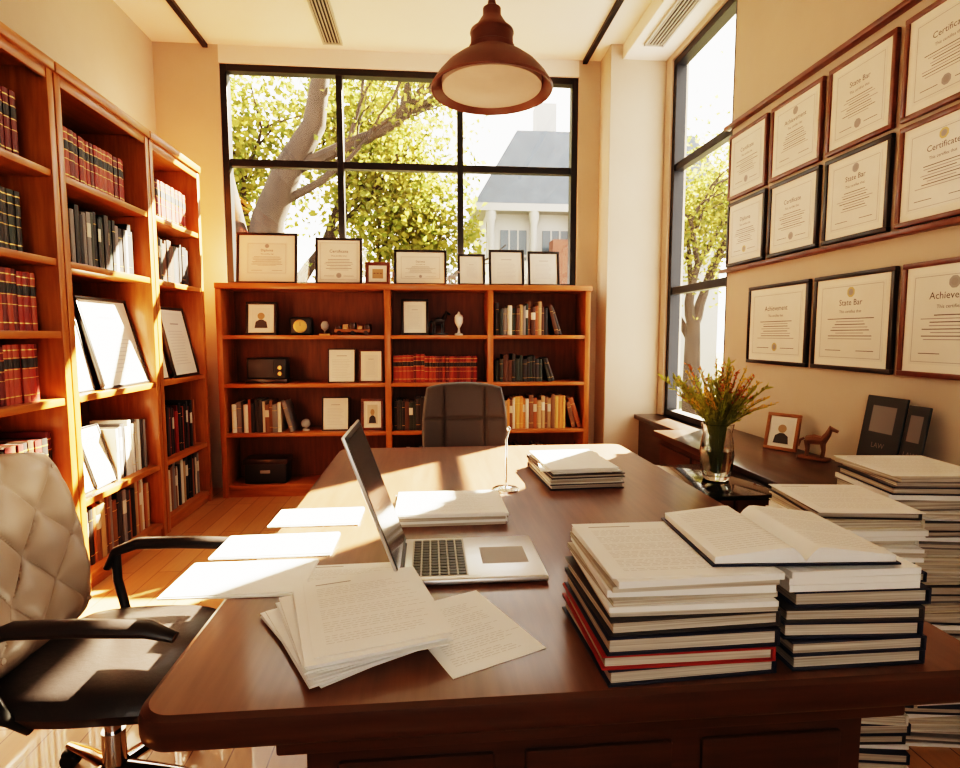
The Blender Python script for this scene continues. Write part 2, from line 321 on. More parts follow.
# ------------------------------------------------------------------ frames
TITLES=['Certificate','University of Law','Diploma','Certificate','State Bar','Achievement']
def frame(name,w,h,P,fmat,title=None,kind='cert',bw=.022,th=.022,matw=.03,pm=None,easel=False):
    b=MB(name);b.M=P;pm=pm or paperw
    def bar(x0,z0,x1,z1): b.rbox((x0,0,z0),(x1,th,z1),fmat,.004)
    bar(0,0,w,bw);bar(0,h-bw,w,h);bar(0,bw-.001,bw,h-bw+.001);bar(w-bw,bw-.001,w,h-bw+.001)
    b.box((bw*.7,.008,bw*.7),(w-bw*.7,th-.003,h-bw*.7),matboard)
    x0,x1,z0,z1=bw+matw,w-bw-matw,bw+matw,h-bw-matw;y=.0065
    b.box((x0,y,z0),(x1,.009,z1),pm);y-=.0006
    W=x1-x0;H=z1-z0;cx=(x0+x1)/2
    def ln(xa,xb,z,t,m): b.add([(xa,y,z),(xb,y,z),(xb,y,z+t),(xa,y,z+t)],[(0,1,2,3)],m)
    if kind=='cert':
        title=title or random.choice(TITLES)
        for (xa,xb,za,zb) in ((x0+.01,x1-.01,z0+.01,z0+.012),(x0+.01,x1-.01,z1-.012,z1-.01),(x0+.01,x0+.012,z0+.01,z1-.01),(x1-.012,x1-.01,z0+.01,z1-.01)):
            b.add([(xa,y,za),(xb,y,za),(xb,y,zb),(xa,y,zb)],[(0,1,2,3)],inkl)
        s=W*.85/(len(title)*.52);s=min(s,H*.11)
        put_text(b,title,s,cx,z1-H*.28,y,ink)
        put_text(b,'This certifies that',H*.055,cx,z1-H*.38,y,ink)
        z=z1-H*.46
        for k in range(8):
            hw=W*U(.2,.38);ln(cx-hw,cx+hw,z,H*.010,inkl if k%2 else ink);z-=H*.038
        ln(x0+W*.12,x0+W*.38,z0+H*.12,H*.008,ink);ln(x1-W*.38,x1-W*.12,z0+H*.12,H*.008,ink)
        r=H*.065;sx=cx;sz=z0+H*.14
        if R()<.5: sz=z1-H*.11
        sm=random.choice([seal,inkl,stonem])
        for rr,mm,dy in ((r,sm,0),(r*.62,inkl,.0003)):
            b.add([(sx+rr*math.cos(a*math.pi/8)*(1+(.06 if a%2 else 0)),y-dy,sz+rr*math.sin(a*math.pi/8)*(1+(.06 if a%2 else 0))) for a in range(16)],[list(range(16))],mm)
    elif kind=='text':
        z=z1-H*.2;ln(cx-W*.2,cx+W*.2,z,H*.02,inkl);z-=H*.12
        while z>z0+H*.12:
            ln(x0+W*.12,x0+W*U(.7,.88),z,H*.009,inkf);z-=H*.05
    elif kind=='portrait':
        y2=y-.0004
        b.add([(cx+W*.2*math.cos(a*math.pi/8),y2,z0+H*.62+H*.16*math.sin(a*math.pi/8)) for a in range(16)],[list(range(16))],MATS['book_tan'])
        b.add([(cx-W*.36,y2,z0+H*.05),(cx+W*.36,y2,z0+H*.05),(cx+W*.3,y2,z0+H*.34),(cx+W*.1,y2,z0+H*.45),(cx-W*.1,y2,z0+H*.45),(cx-W*.3,y2,z0+H*.34)],[(0,1,2,3,4,5)],MATS['book_charcoal'])
    elif kind=='emblem':
        for k in range(3): b.lathe([(0,0),(W*.1,0),(W*.1,.004)],fmat,12,(x0+W*(.2+.3*k),.004,z0+H*.5))
    if easel:
        b.add([(w*.45,th,h*.6),(w*.55,th,h*.6),(w*.55,th+h*.22,0.002),(w*.45,th+h*.22,0.002),(w*.45,th+.004,h*.6),(w*.55,th+.004,h*.6),(w*.55,th+h*.22+.004,0.002),(w*.45,th+h*.22+.004,0.002)],
              [(0,1,2,3),(4,5,6,7),(0,1,5,4),(2,3,7,6),(0,3,7,4),(1,2,6,5)],fmat)
    b.M=Matrix();return b.done()
def wallframe(ya,yb,z0,z1,fm_,**k):
    return frame('framed_certificate',ya-yb,z1-z0,T((XR-.024,ya,z0))@Rz(-math.pi/2),fm_,**k)
for ya,yb,f_ in ((3.66,3.24,brownf),(3.20,2.77,brownf),(2.73,2.32,brownf),(2.28,1.87,brownf)): wallframe(ya,yb,2.235,2.65,f_)
for ya,yb,f_ in ((3.65,3.23,blackf),(3.19,2.765,blackf),(2.725,2.315,blackf),(2.275,1.86,brownf)): wallframe(ya,yb,1.80,2.215,f_)
for ya,yb,f_ in ((3.36,2.80,blackf),(2.76,2.25,blackf),(2.215,1.74,brownf)): wallframe(ya,yb,1.18,1.645,f_)
b=MB('trim_1');b.rbox((1.955,1.5,2.70),(2.0,3.70,2.725),brownf,.004);b.done()
b=MB('trim_2');b.rbox((1.955,1.5,1.765),(2.0,3.70,1.79),brownf,.004);b.done()

def bframe(x0,x1,z,h,fm_,y=4.82,lean=8,**k):
    a=math.radians(lean);return frame(k.pop('name','framed_certificate'),x1-x0,h,T((x0,y,z))@Rx(-a),fm_,**k)
zt=1.7702
bframe(-1.58,-1.09,zt,.43,blackf,y=4.80,matw=.06)
bframe(-.95,-.56,zt,.40,blackf,y=4.82,matw=.012)
bframe(-.54,-.33,zt,.20,brownf,y=4.84,name='ornate_picture_frame',kind='emblem',pm=MATS['book_tan'],bw=.03,easel=False)
bframe(-.30,.15,zt,.31,blackf,y=4.84,matw=.03)
bframe(.24,.48,zt,.28,blackf,y=4.84,matw=.045,kind='text')
bframe(.51,.82,zt,.32,blackf,y=4.84,matw=.02,kind='text')
bframe(.85,1.13,zt,.31,blackf,y=4.84,matw=.02,kind='text')
bframe(-1.52,-1.27,1.3502,.28,blackf,y=4.80,kind='portrait',name='framed_photo')
bframe(-.24,-.01,1.3502,.31,blackf,y=4.80,kind='text',matw=.03)
bframe(-.86,-.63,.9502,.29,blackf,y=4.80,kind='text',matw=.0,bw=.01)
bframe(-.60,-.40,.9502,.28,brownf,y=4.80,kind='text',matw=.03,bw=.014)
bframe(-.92,-.69,.5402,.29,blackf,y=4.80,kind='text',matw=.01,bw=.012)
bframe(-.59,-.40,.5402,.27,brownf,y=4.80,kind='portrait',name='framed_photo',pm=MATS['book_cream'])
def lframe(y0,y1,z,h,fm_,x=-1.86,lean=9,rz=0,**k):
    return frame('framed_certificate',y1-y0,h,T((x,y0,z))@Rz(math.pi/2+rz)@Rx(-math.radians(lean)),fm_,**k)
lframe(3.04,3.30,1.0402,.42,blackf,x=-1.86,lean=12,rz=0,kind='text',matw=.0,bw=.014)
lframe(3.31,3.83,1.0402,.55,blackf,x=-1.82,lean=14,rz=0,kind='text',matw=.01,bw=.02)
lframe(3.96,4.20,1.0402,.44,blackf,x=-1.86,lean=10,kind='text',matw=0,bw=.012)
lframe(4.20,4.62,1.0402,.53,blackf,x=-1.82,lean=12,kind='text',matw=.02,bw=.022)
lframe(3.04,3.27,.4902,.36,blackf,x=-1.86,lean=16,kind='text',matw=0,bw=.012)
lframe(3.24,3.45,.4902,.36,blackf,x=-1.85,lean=16,kind='text',matw=0,bw=.012)

# ------------------------------------------------------------------ ornaments in the back case
b=MB('desk_clock');b.rbox((-1.17,4.83,1.35),(-.99,4.93,1.50),plastic,.02,3)
b.M=T((-1.08,4.828,1.425))@Rx(math.pi/2);b.lathe([(0,0),(.055,0),(.055,.008),(.047,.010),(.045,.006),(0,.006)],brass,24);b.box((-.002,0,.006),(.002,.035,.008),ink);b.M=Matrix();b.done()
b=MB('ship_figurine');b.rbox((-.93,4.84,1.35),(-.84,4.9,1.365),brass,.004);b.lathe([(.012,0),(.006,.02),(.03,.04),(.035,.07),(.02,.1),(0,.105)],stonem,16,(-.885,4.87,1.365));b.done()
b=MB('model_cart')
b.rbox((-.80,4.82,1.375),(-.50,4.90,1.40),tanf,.004)
for i in range(5): b.rbox((-.79+i*.06,4.825,1.40),(-.745+i*.06,4.895,1.43+.012*(i%3)),MATS['book_tan'] if i%2 else darkw,.004)
for x in (-.76,-.65,-.54):
    b.M=T((x,4.83,1.37))@Rx(math.pi/2);b.lathe([(0,0),(.02,0),(.02,.01),(0,.01)],darkw,14)
    b.M=T((x,4.902,1.37))@Rx(math.pi/2);b.lathe([(0,0),(.02,0),(.02,.01),(0,.01)],darkw,14)
b.M=Matrix();b.done()
def horse(b,m,s=1):
    b.tube([(-.03*s,0,.075*s),(0,0,.08*s),(.03*s,0,.08*s),(.045*s,0,.105*s),(.055*s,0,.13*s),(.08*s,0,.12*s)],[.016*s,.02*s,.018*s,.012*s,.012*s,.006*s],m,8)
    for x,y in ((-.03,.01),(-.028,-.01),(.028,.01),(.03,-.01)): b.tube([(x*s,y*s,.075*s),(x*s+.004,y*s,.04*s),(x*s,y*s,.01*s)],[.008*s,.005*s,.005*s],m,6)
    b.rbox((-.055*s,-.022*s,0),(.055*s,.022*s,.012*s),m,.002)
    b.tube([(-.04*s,0,.08*s),(-.055*s,0,.07*s),(-.058*s,0,.045*s)],[.005*s,.006*s,.002*s],m,6)
b=MB('horse_figurine');b.M=T((.07,4.86,1.35))@Rz(.5)@Matrix.Scale(1.5,4);horse(b,blackf);b.M=Matrix();b.done()
b=MB('trophy_cup');b.lathe([(.035,0),(.035,.012),(.012,.02),(.008,.06),(.02,.08),(.036,.11),(.038,.15),(.03,.17),(.014,.18),(.006,.2),(0,.203)],whitem,20,(.25,4.85,1.35));b.done()
b=MB('table_radio');b.rbox((-1.52,4.80,.985),(-1.20,4.94,1.16),plastic,.012,3);b.rbox((-1.50,4.795,1.0),(-1.30,4.802,1.145),MATS['book_charcoal'],.002)
for z in (1.03,1.08): 
    b.M=T((-1.25,4.80,z))@Rx(math.pi/2);b.lathe([(0,0),(.018,0),(.016,.014),(0,.014)],brass,16)
b.M=Matrix();b.rbox((-1.53,4.79,.95),(-1.19,4.95,.985),darkw,.004);b.done()
b=MB('paperweight_globe');b.lathe([(.03,0),(.03,.012),(.015,.02)]+[(.04*math.sin(math.pi*i/10),.06-.04*math.cos(math.pi*i/10)) for i in range(2,11)],stonem,20,(-1.06,4.85,.54));b.done()
b=MB('storage_box');b.rbox((-1.56,4.78,.10),(-1.22,4.97,.30),plastic,.01,2);b.rbox((-1.57,4.775,.265),(-1.21,4.975,.31),darkw,.006);b.rbox((-1.43,4.77,.19),(-1.35,4.78,.215),stonem,.002);b.done()
b=MB('horse_figurine');b.M=T((.19,4.78,1.77))@Rz(.3)@Matrix.Scale(.9,4);horse(b,stonem);b.M=Matrix();b.done()

# ------------------------------------------------------------------ desk
DX0,DX1,DY0,DY1=-.48,1.05,.865,3.0
def rrect(x0,y0,x1,y1,r,n=8):
    pts=[]
    for cx,cy,a0 in ((x1-r,y1-r,0),(x0+r,y1-r,90),(x0+r,y0+r,180),(x1-r,y0+r,270)):
        for i in range(n+1):
            a=math.radians(a0+90*i/n);pts.append((cx+r*math.cos(a),cy+r*math.sin(a)))
    return pts
b=MB('office_desk')
prof=[(.03,.688),(.008,.692),(.002,.700),(0,.712),(0,.732),(.004,.744),(.014,.75)]
rings=[rrect(DX0+o,DY0+o,DX1-o,DY1-o,.06-o*.6) for o,z in prof]
n=len(rings[0]);vs=[];fs=[]
for (o,z),rg in zip(prof,rings): vs+= [(x,y,z) for x,y in rg]
for k in range(len(prof)-1):
    for i in range(n): fs.append((k*n+i,k*n+(i+1)%n,(k+1)*n+(i+1)%n,(k+1)*n+i))
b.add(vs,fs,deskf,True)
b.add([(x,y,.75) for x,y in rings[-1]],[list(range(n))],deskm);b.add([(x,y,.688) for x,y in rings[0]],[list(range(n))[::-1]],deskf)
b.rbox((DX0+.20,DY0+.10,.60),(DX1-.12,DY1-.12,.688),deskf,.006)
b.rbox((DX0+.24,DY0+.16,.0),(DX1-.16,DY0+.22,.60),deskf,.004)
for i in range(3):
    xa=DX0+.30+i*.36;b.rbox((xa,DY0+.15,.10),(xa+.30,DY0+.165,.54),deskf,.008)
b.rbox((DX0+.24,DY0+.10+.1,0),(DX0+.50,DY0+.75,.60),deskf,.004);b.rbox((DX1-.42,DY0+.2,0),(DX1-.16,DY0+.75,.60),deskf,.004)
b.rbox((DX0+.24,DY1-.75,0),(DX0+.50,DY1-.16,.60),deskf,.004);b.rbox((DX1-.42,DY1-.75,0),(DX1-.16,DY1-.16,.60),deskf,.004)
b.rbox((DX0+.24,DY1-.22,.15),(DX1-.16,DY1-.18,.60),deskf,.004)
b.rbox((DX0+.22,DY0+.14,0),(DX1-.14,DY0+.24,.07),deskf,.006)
b.done()
DT=.7503
def sheet(b,x,y,z,w,d,rot,t=.0012,m=None,curl=0,lines=0):
    P=T((x,y,z))@Rz(rot);b.M=P
    N=8;vs=[];fs=[]
    for k in (0,1):
        for i in range(N+1):
            for j in range(N+1):
                u=i/N;v=j/N;zz=k*t+curl*((u-.5)**2*2*u*v)
                vs.append(((u-.5)*w,(v-.5)*d,zz))
    q=(N+1)*(N+1)
    for k in (0,1):
        for i in range(N):
            for j in range(N):
                a=k*q+i*(N+1)+j;fs.append((a,a+N+1,a+N+2,a+1))
    for i in range(N):
        for a,c in ((i,i+1),(N*(N+1)+i,N*(N+1)+i+1),(i*(N+1),(i+1)*(N+1)),(i*(N+1)+N,(i+1)*(N+1)+N)): fs.append((a,c,c+q,a+q))
    b.add(vs,fs,m or paper,False)
    if lines:
        zz=t+.0004
        yy=d*.40
        b.add([(-w*.4,yy,zz),(-w*.1,yy,zz),(-w*.1,yy+.004,zz),(-w*.4,yy+.004,zz)],[(0,1,2,3)],inkl);yy-=.02
        for k in range(lines*2):
            if k%6==5: yy-=d*.75/lines/2;continue
            xx=-w*.4;xe=-w*.4+w*U(.55,.8)
            while xx<xe:
                l=U(.006,.02);b.add([(xx,yy,zz),(xx+l,yy,zz),(xx+l,yy+.0012,zz),(xx,yy+.0012,zz)],[(0,1,2,3)],inkf);xx+=l+.004
            yy-=d*.75/lines/2
            if yy<-d*.42: break
    b.M=Matrix()
for (x,y,w,d,r) in ((-.46,1.38,.32,.20,-.02),(-.435,1.595,.32,.17,.0),(-.37,1.84,.28,.17,.0)):
    b=MB('paper_folder');sheet(b,x,y,DT,w,d,r,.004);sheet(b,x+.004,y+.003,DT+.0042,w-.01,d-.008,r+.02,.002,lines=0);b.done()
b=MB('paper_sheet');sheet(b,-.20,1.37,DT,.26,.16,.03,.001,lines=8);b.done()
b=MB('paper_sheet');sheet(b,.07,1.10,DT,.20,.28,.42,.001,lines=14);b.done()
b=MB('paper_stack');z=DT+.0015
for i in range(13):
    t=U(.002,.0032);r=(.55 if i<4 else (.42 if i<8 else .30))+U(-.05,.05);dx=(-.035 if i<4 else (-.02 if i<8 else 0))
    sheet(b,-.135+dx+U(-.008,.008),1.115+U(-.008,.008),z,.25,.31,r,t);z+=t+.0006
sheet(b,-.125,1.135,z,.255,.32,.27,.0015,lines=14);b.done()
b=MB('report_stack');z=DT
for i in range(4):
    t=.008;sheet(b,.06+U(-.006,.006),1.86+U(-.006,.006),z,.36,.27,U(-.02,.02),t,m=paper if i%2 else pages);z+=t+.0008
sheet(b,.06,1.86,z,.35,.26,0,.002,lines=14);b.done()

# ------------------------------------------------------------------ laptop
b=MB('laptop');lx,ly=-.075,1.295
b.rbox((lx,ly,DT+.003),(lx+.36,ly+.28,DT+.018),alu,.006,3)
for x in (.03,.33):
    for y in (.03,.25): b.lathe([(.008,0),(.008,.004)],plastic,10,(lx+x,ly+y,DT))
b.box((lx+.025,ly+.02,DT+.0181),(lx+.165,ly+.26,DT+.0186),gref)
kz=DT+.0186
for i in range(6):
    for j in range(13):
        b.rbox((lx+.029+i*.0225,ly+.024+j*.018,kz),(lx+.029+i*.0225+.0185,ly+.024+j*.018+.0145,kz+.0022),plastic,.001,1)
b.box((lx+.205,ly+.085,DT+.0181),(lx+.325,ly+.195,DT+.0185),stonem)
P=T((lx+.004,ly,DT+.014))@Ry(-math.radians(20));b.M=P
b.rbox((-.008,0,0),(0,.28,.375),alu,.003,2);b.box((.0001,.004,.006),(.001,.276,.371),plastic)
b.box((.0011,.012,.02),(.0014,.268,.36),mat('laptop_screen',(.09,.095,.10),.12,coat=.5,spec=.7))
b.M=Matrix();b.tube([(lx+.002,ly+.04,DT+.016),(lx+.002,ly+.24,DT+.016)],.006,plastic,10)
b.done()

b=MB('chrome_desk_stand');b.lathe([(.052,0),(.052,.006),(.04,.012),(.008,.016),(.0045,.02)],chrome,32,(.29,2.12,DT))
b.tube([(.29,2.12,DT+.015),(.29,2.12,DT+.15),(.292,2.12,DT+.20),(.300,2.118,DT+.235)],.0042,chrome,10);b.lathe([(0,0),(.008,.004),(.009,.012),(0,.02)],chrome,12,(.30,2.118,DT+.232));b.done()

# ------------------------------------------------------------------ lying books
def lying(b,x,y,z,w,d,t,rot,cm,spine='far'):
    b.M=T((x,y,z))@Rz(rot);c=.0038
    b.rbox((-w/2,-d/2,0),(w/2,d/2,c),cm,.001,1);b.rbox((-w/2,-d/2,t-c),(w/2,d/2,t),cm,.001,1)
    e=.007
    if spine=='far': b.box((-w/2+e,-d/2+e,c),(w/2-e,d/2-c,t-c),pages);b.rbox((-w/2,d/2-c,0),(w/2,d/2+.002,t),cm,.001,1)
    elif spine=='right': b.box((-w/2+e,-d/2+e,c),(w/2-c,d/2-e,t-c),pages);b.rbox((w/2-c,-d/2,0),(w/2+.002,d/2,t),cm,.001,1)
    elif spine=='near': b.box((-w/2+e,-d/2+c,c),(w/2-e,d/2-e,t-c),pages);b.rbox((-w/2,-d/2-.002,0),(w/2,-d/2+c,t),cm,.001,1)
    b.M=Matrix()
b=MB('book_stack');z=DT
for i,(t,cm) in enumerate(((.030,navy),(.026,redc),(.032,navy),(.028,MATS['book_charcoal']))):
    lying(b,.445+U(-.006,.006),1.03+U(-.006,.006),z,.31,.285,t,.03+U(-.03,.03),cm,'right');z+=t+.0005
for i in range(6):
    t=U(.009,.015);m=paper if i%2 else pages;sheet(b,.455+U(-.006,.006),1.03+U(-.008,.008),z,.30,.275,.0+U(-.04,.04),t,m);z+=t+.0006
sheet(b,.455,1.03,z,.30,.275,.0,.001,lines=16);topA=z+.0015
b.done()
b=MB('book_stack');z=DT
lst=[(.030,navy),(.028,navy),(.03,navy),(.026,MATS['book_charcoal']),(.03,navy)]
for i,(t,cm) in enumerate(lst):
    lying(b,.765+U(-.008,.008),1.035+U(-.006,.006),z,.255,.28,t,-.02+U(-.04,.04),cm,'right');z+=t+.0005
while z<topA-.009:
    t=min(.012,topA-z-.0006);sheet(b,.755,1.035,z,.245,.27,U(-.03,.03),t,paper);z+=t+.0006
topB=z;b.done()
b=MB('open_book');zt_=max(topA,topB)+.0006;b.M=T((.675,1.04,zt_))@Rz(-.06)
D2=.125
for sgn in (-1,1):
    W=.165;top=[];N=14
    for i in range(N+1):
        u=i/N;top.append((sgn*u*W,.006+.026*(math.sin(min(1,u/.18)*math.pi/2))*(1-.62*max(0,(u-.18))/.82)))
    poly=[(sgn*W,.004),(0,.004)]+top
    b.prism(poly,-D2,D2,paper,1,True)
    b.box((min(0,sgn*(W+.006)),-D2-.005,0),(max(0,sgn*(W+.006)),D2+.005,.0035),navy)
    for k in range(22):
        if k in (6,14): continue
        u0,u1=(.16,.9);yy=D2*.82-k*.0098
        seg=7
        for q in range(seg):
            ua=u0+(u1-u0)*q/seg;ub=u0+(u1-u0)*(q+.85)/seg
            def zz(u): return .0066+.026*(math.sin(min(1,u/.18)*math.pi/2))*(1-.62*max(0,(u-.18))/.82)
            b.add([(sgn*ua*W,yy,zz(ua)),(sgn*ub*W,yy,zz(ub)),(sgn*ub*W,yy+.0012,zz(ub)),(sgn*ua*W,yy+.0012,zz(ua))],[(0,1,2,3)],inkf)
b.M=Matrix();b.done()
b=MB('book_stack');z=DT
for t,cm in ((.022,navy),(.02,MATS['book_white']),(.016,MATS['book_charcoal'])):
    lying(b,.60,2.30,z,.30,.40,t,.05+U(-.05,.05),cm,'far');z+=t+.0005
for i in range(4): sheet(b,.60+U(-.01,.01),2.30,z,.28,.36,U(-.15,.15),.004,paper);z+=.0046
b.done()
def tall(x,y,w,d,H,rot):
    b=MB('book_stack');z=0
    while z<H:
        t=U(.018,.036);k=R()
        xx,yy=x+U(-.012,.012),y+U(-.012,.012);rr=rot+U(-.09,.09)
        if k<.68: lying(b,xx,yy,z,w*U(.92,1),d,t,rr,random.choice([navy,MATS['book_charcoal'],MATS['book_white'],MATS['book_cream'],navy,MATS['book_grey']]),'right');z+=t+.0006
        else:
            t*=.5;sheet(b,xx,yy,z,w*U(.95,1),d,rr,t,random.choice([paper,pages]));z+=t+.0006
    sheet(b,x,y,z,w,d,rot,.002,lines=12)
    b.M=Matrix();return b.done()
tall(1.245,1.57,.29,.30,.85,-.12)
tall(1.62,1.74,.32,.30,.90,-.10)

# ------------------------------------------------------------------ console, side table, vase, plant
b=MB('console_cabinet');b.rbox((1.43,2.0,.70),(1.98,3.46,.74),darkw,.006);b.box((1.46,2.03,.06),(1.975,3.43,.70),darkw)
for i in range(3):
    ya=2.06+i*.46;b.rbox((1.45,ya,.12),(1.465,ya+.42,.66),darkw,.006);b.tube([(1.437,ya+.16,.42),(1.437,ya+.26,.42)],.006,brass,8);b.box((1.437,ya+.18,.415),(1.455,ya+.19,.425),brass);b.box((1.437,ya+.235,.415),(1.455,ya+.245,.425),brass)
b.box((1.48,2.05,0),(1.97,3.41,.06),blackm);b.done()
b=MB('side_table');b.rbox((1.08,2.06,.70),(1.42,2.60,.72),blackg,.004)
for x in (1.10,1.39):
    for y in (2.09,2.57): b.rbox((x-.015,y-.015,0),(x+.015,y+.015,.70),blackm,.003)
b.rbox((1.09,2.08,.20),(1.40,2.58,.215),darkw,.003);b.done()
vx,vy,vz=1.25,2.32,.7202
b=MB('glass_vase')
b.lathe([(.0,0),(.050,0),(.056,.008),(.066,.05),(.072,.11),(.066,.17),(.060,.20),(.068,.245),(.065,.246),(.057,.20),(.062,.17),(.067,.11),(.061,.05),(.048,.018),(0,.016)],glass,40,(vx,vy,vz),cap=False)
b.lathe([(0,.0175),(.046,.019),(.0595,.05),(.0655,.11),(.064,.13),(0,.13)],water,32,(vx,vy,vz),cap=False);b.done()
b=MB('flower_arrangement');random.seed(11)
def leaf(b,p,d,l,w,m):
    d=d.normalized();s=d.cross(Vector((U(-1,1),U(-1,1),U(-1,1)))).normalized();n=d.cross(s)
    b.add([p,p+d*l*.5+s*w+n*w*.3,p+d*l,p+d*l*.5-s*w+n*w*.3],[(0,1,2),(0,2,3)],m,True)
for i in range(70):
    a=U(0,2*math.pi);sp=U(.03,1)**.6;x0=Vector((vx+math.cos(a)*.012,vy+math.sin(a)*.012,vz+.035))
    neck=Vector((vx+math.cos(a)*.042*sp,vy+math.sin(a)*.042*sp,vz+.235))
    hgt=U(.13,.33)*(1-.42*sp);rr=sp*U(.12,.27)
    tip=Vector((vx+math.cos(a)*rr,vy+math.sin(a)*rr,vz+.25+hgt));midp=(neck+tip)/2+Vector((0,0,.03))
    pts=[x0,neck];
    for k in range(1,7):
        t=k/6;pts.append(neck*(1-t)**2+midp*2*t*(1-t)+tip*t*t)
    b.tube(pts,[.0022]*2+[.002]*5+[.001],stemm,5)
    kind=R();mm=leafr if kind<.2 else (leafo if kind<.62 else leafy)
    for k in range(38):
        t=.12+.88*k/38;p=neck*(1-t)**2+midp*2*t*(1-t)+tip*t*t
        dirv=Vector((U(-1,1),U(-1,1),U(-.2,1)))+(tip-neck).normalized()*.7
        m_=mm if t>.5 else leafy
        leaf(b,p,dirv,U(.018,.042) if m_ is leafy else U(.010,.022),U(.003,.0065),m_)
b.done()
frame('photo_frame',.17,.20,T((1.80,2.86,.7402))@Rz(-math.radians(58))@Rx(-math.radians(14)),tanf,kind='portrait',easel=True,bw=.018,matw=.012)
b=MB('horse_figurine');b.M=T((1.88,2.56,.7402))@Rz(-1.0)@Matrix.Scale(1.25,4);horse(b,MATS['book_brown2']);b.M=Matrix();b.done()
def brochure(ya,yb,h,x):
    b=MB('brochure');b.M=T((x,ya,.7402))@Rz(-math.pi/2)@Rx(-math.radians(9));w=ya-yb
    b.rbox((0,0,0),(w,.012,h),mat('brochure_cover',(.035,.045,.05),.35,coat=.3),.002,1)
    b.add([(w*.2,-.0005,h*.55),(w*.8,-.0005,h*.55),(w*.8,-.0005,h*.88),(w*.2,-.0005,h*.88)],[(0,1,2,3)],MATS['book_grey'])
    put_text(b,'LAW',h*.09,w*.5,h*.36,-.0006,MATS['book_grey'])
    for k in range(3): b.add([(w*.2,-.0005,h*(.1+.05*k)),(w*.75,-.0005,h*(.1+.05*k)),(w*.75,-.0005,h*(.11+.05*k)),(w*.2,-.0005,h*(.11+.05*k))],[(0,1,2,3)],inkl)
    b.M=Matrix();b.done()
brochure(2.33,2.12,.35,1.90);brochure(2.11,2.01,.33,1.90)

# ------------------------------------------------------------------ pendant lamp
b=MB('pendant_lamp');c=(.285,2.6,.045)
b.lathe([(.262,2.395),(.270,2.392),(.274,2.400),(.266,2.412),(.245,2.445),(.205,2.49),(.16,2.525),(.118,2.548),(.102,2.56),(.102,2.58),(.095,2.585),(.093,2.635),(.098,2.64),(.096,2.648),(.07,2.67),(.05,2.70),(.04,2.715),(.04,2.745),(.02,2.76),(.016,2.78),(0,2.78)],rust,48,c,cap=False)
b.lathe([(.262,2.395),(.25,2.41),(.20,2.46),(.14,2.505),(.0,2.54)],rust,48,c,cap=False)
b.lathe([(.225,2.434),(.222,2.408),(.12,2.394),(0,2.388)],lampin,48,c,cap=False)
b.tube([(c[0],c[1],2.80),(c[0],c[1],3.70)],.006,blackm,8)
for k in range(2):
    b.M=T((c[0],c[1],2.84+.03*k))@Rz(k*math.pi/2)@Rx(math.pi/2);pts=[(.014*math.cos(t*math.pi/8),.018*math.sin(t*math.pi/8),0) for t in range(17)];b.tube(pts,.004,rust,6);b.M=Matrix()
b.lathe([(.06,3.675),(.06,3.715)],rust,24,c);b.lathe([(.015,3.635),(.06,3.675)],rust,24,c);b.done()

# ------------------------------------------------------------------ chairs
def cushion_back(b,w,h,th,P,mf,mb,tuft,buttons=None):
    b.M=P;N=72;K=72
    def sq(u,v):
        e=.22;return u*math.sqrt(1-e*v*v),v*math.sqrt(1-e*u*u)
    vs=[];vb=[]
    for i in range(N+1):
        for j in range(K+1):
            u=-1+2*i/N;v=-1+2*j/K;su,sv=sq(u,v)
            edge=max(0,(1-abs(u)**5))*max(0,(1-abs(v)**5));e=edge**.4
            x=su*w/2;z=(sv+1)*h/2
            y=-(th*.62)*e-tuft(x,z-h/2)*min(1,edge*1.4)
            bend=.05*(x/(w/2))**2
            vs.append((x,y-bend,z));vb.append((x,th*.38*e-bend,z))
    fs=[(i*(K+1)+j,(i+1)*(K+1)+j,(i+1)*(K+1)+j+1,i*(K+1)+j+1) for i in range(N) for j in range(K)]
    b.add(vs,fs,mf,True);b.add(vb,[f[::-1] for f in fs],mb,True)
    if buttons:
        for (x,z) in buttons:
            yb=-(th*.62)-tuft(x,z-h/2)-.05*(x/(w/2))**2
            P0=b.M;b.M=P@T((x,yb+.002,z))@Rx(math.pi/2);b.lathe([(.009,0),(.008,.003),(0,.005)],mf,12);b.M=P0
    b.M=Matrix()
def seatcush(b,w,d,z0,th,m,P):
    b.M=P;N=24;vs=[];vb=[]
    for i in range(N+1):
        for j in range(N+1):
            u=-1+2*i/N;v=-1+2*j/N;e=.25;su=u*math.sqrt(1-e*v*v);sv=v*math.sqrt(1-e*u*u)
            ed=(max(0,1-abs(u)**6)*max(0,1-abs(v)**6))**.4
            drop=-.035*max(0,-sv)**3
            vs.append((su*w/2,sv*d/2,z0+th*.5+th*.5*ed+drop));vb.append((su*w/2,sv*d/2,z0+th*.5-th*.5*ed+drop))
    fs=[(i*(N+1)+j,(i+1)*(N+1)+j,(i+1)*(N+1)+j+1,i*(N+1)+j+1) for i in range(N) for j in range(N)]
    b.add(vs,fs,m,True);b.add(vb,[f[::-1] for f in fs],m,True);b.M=Matrix()
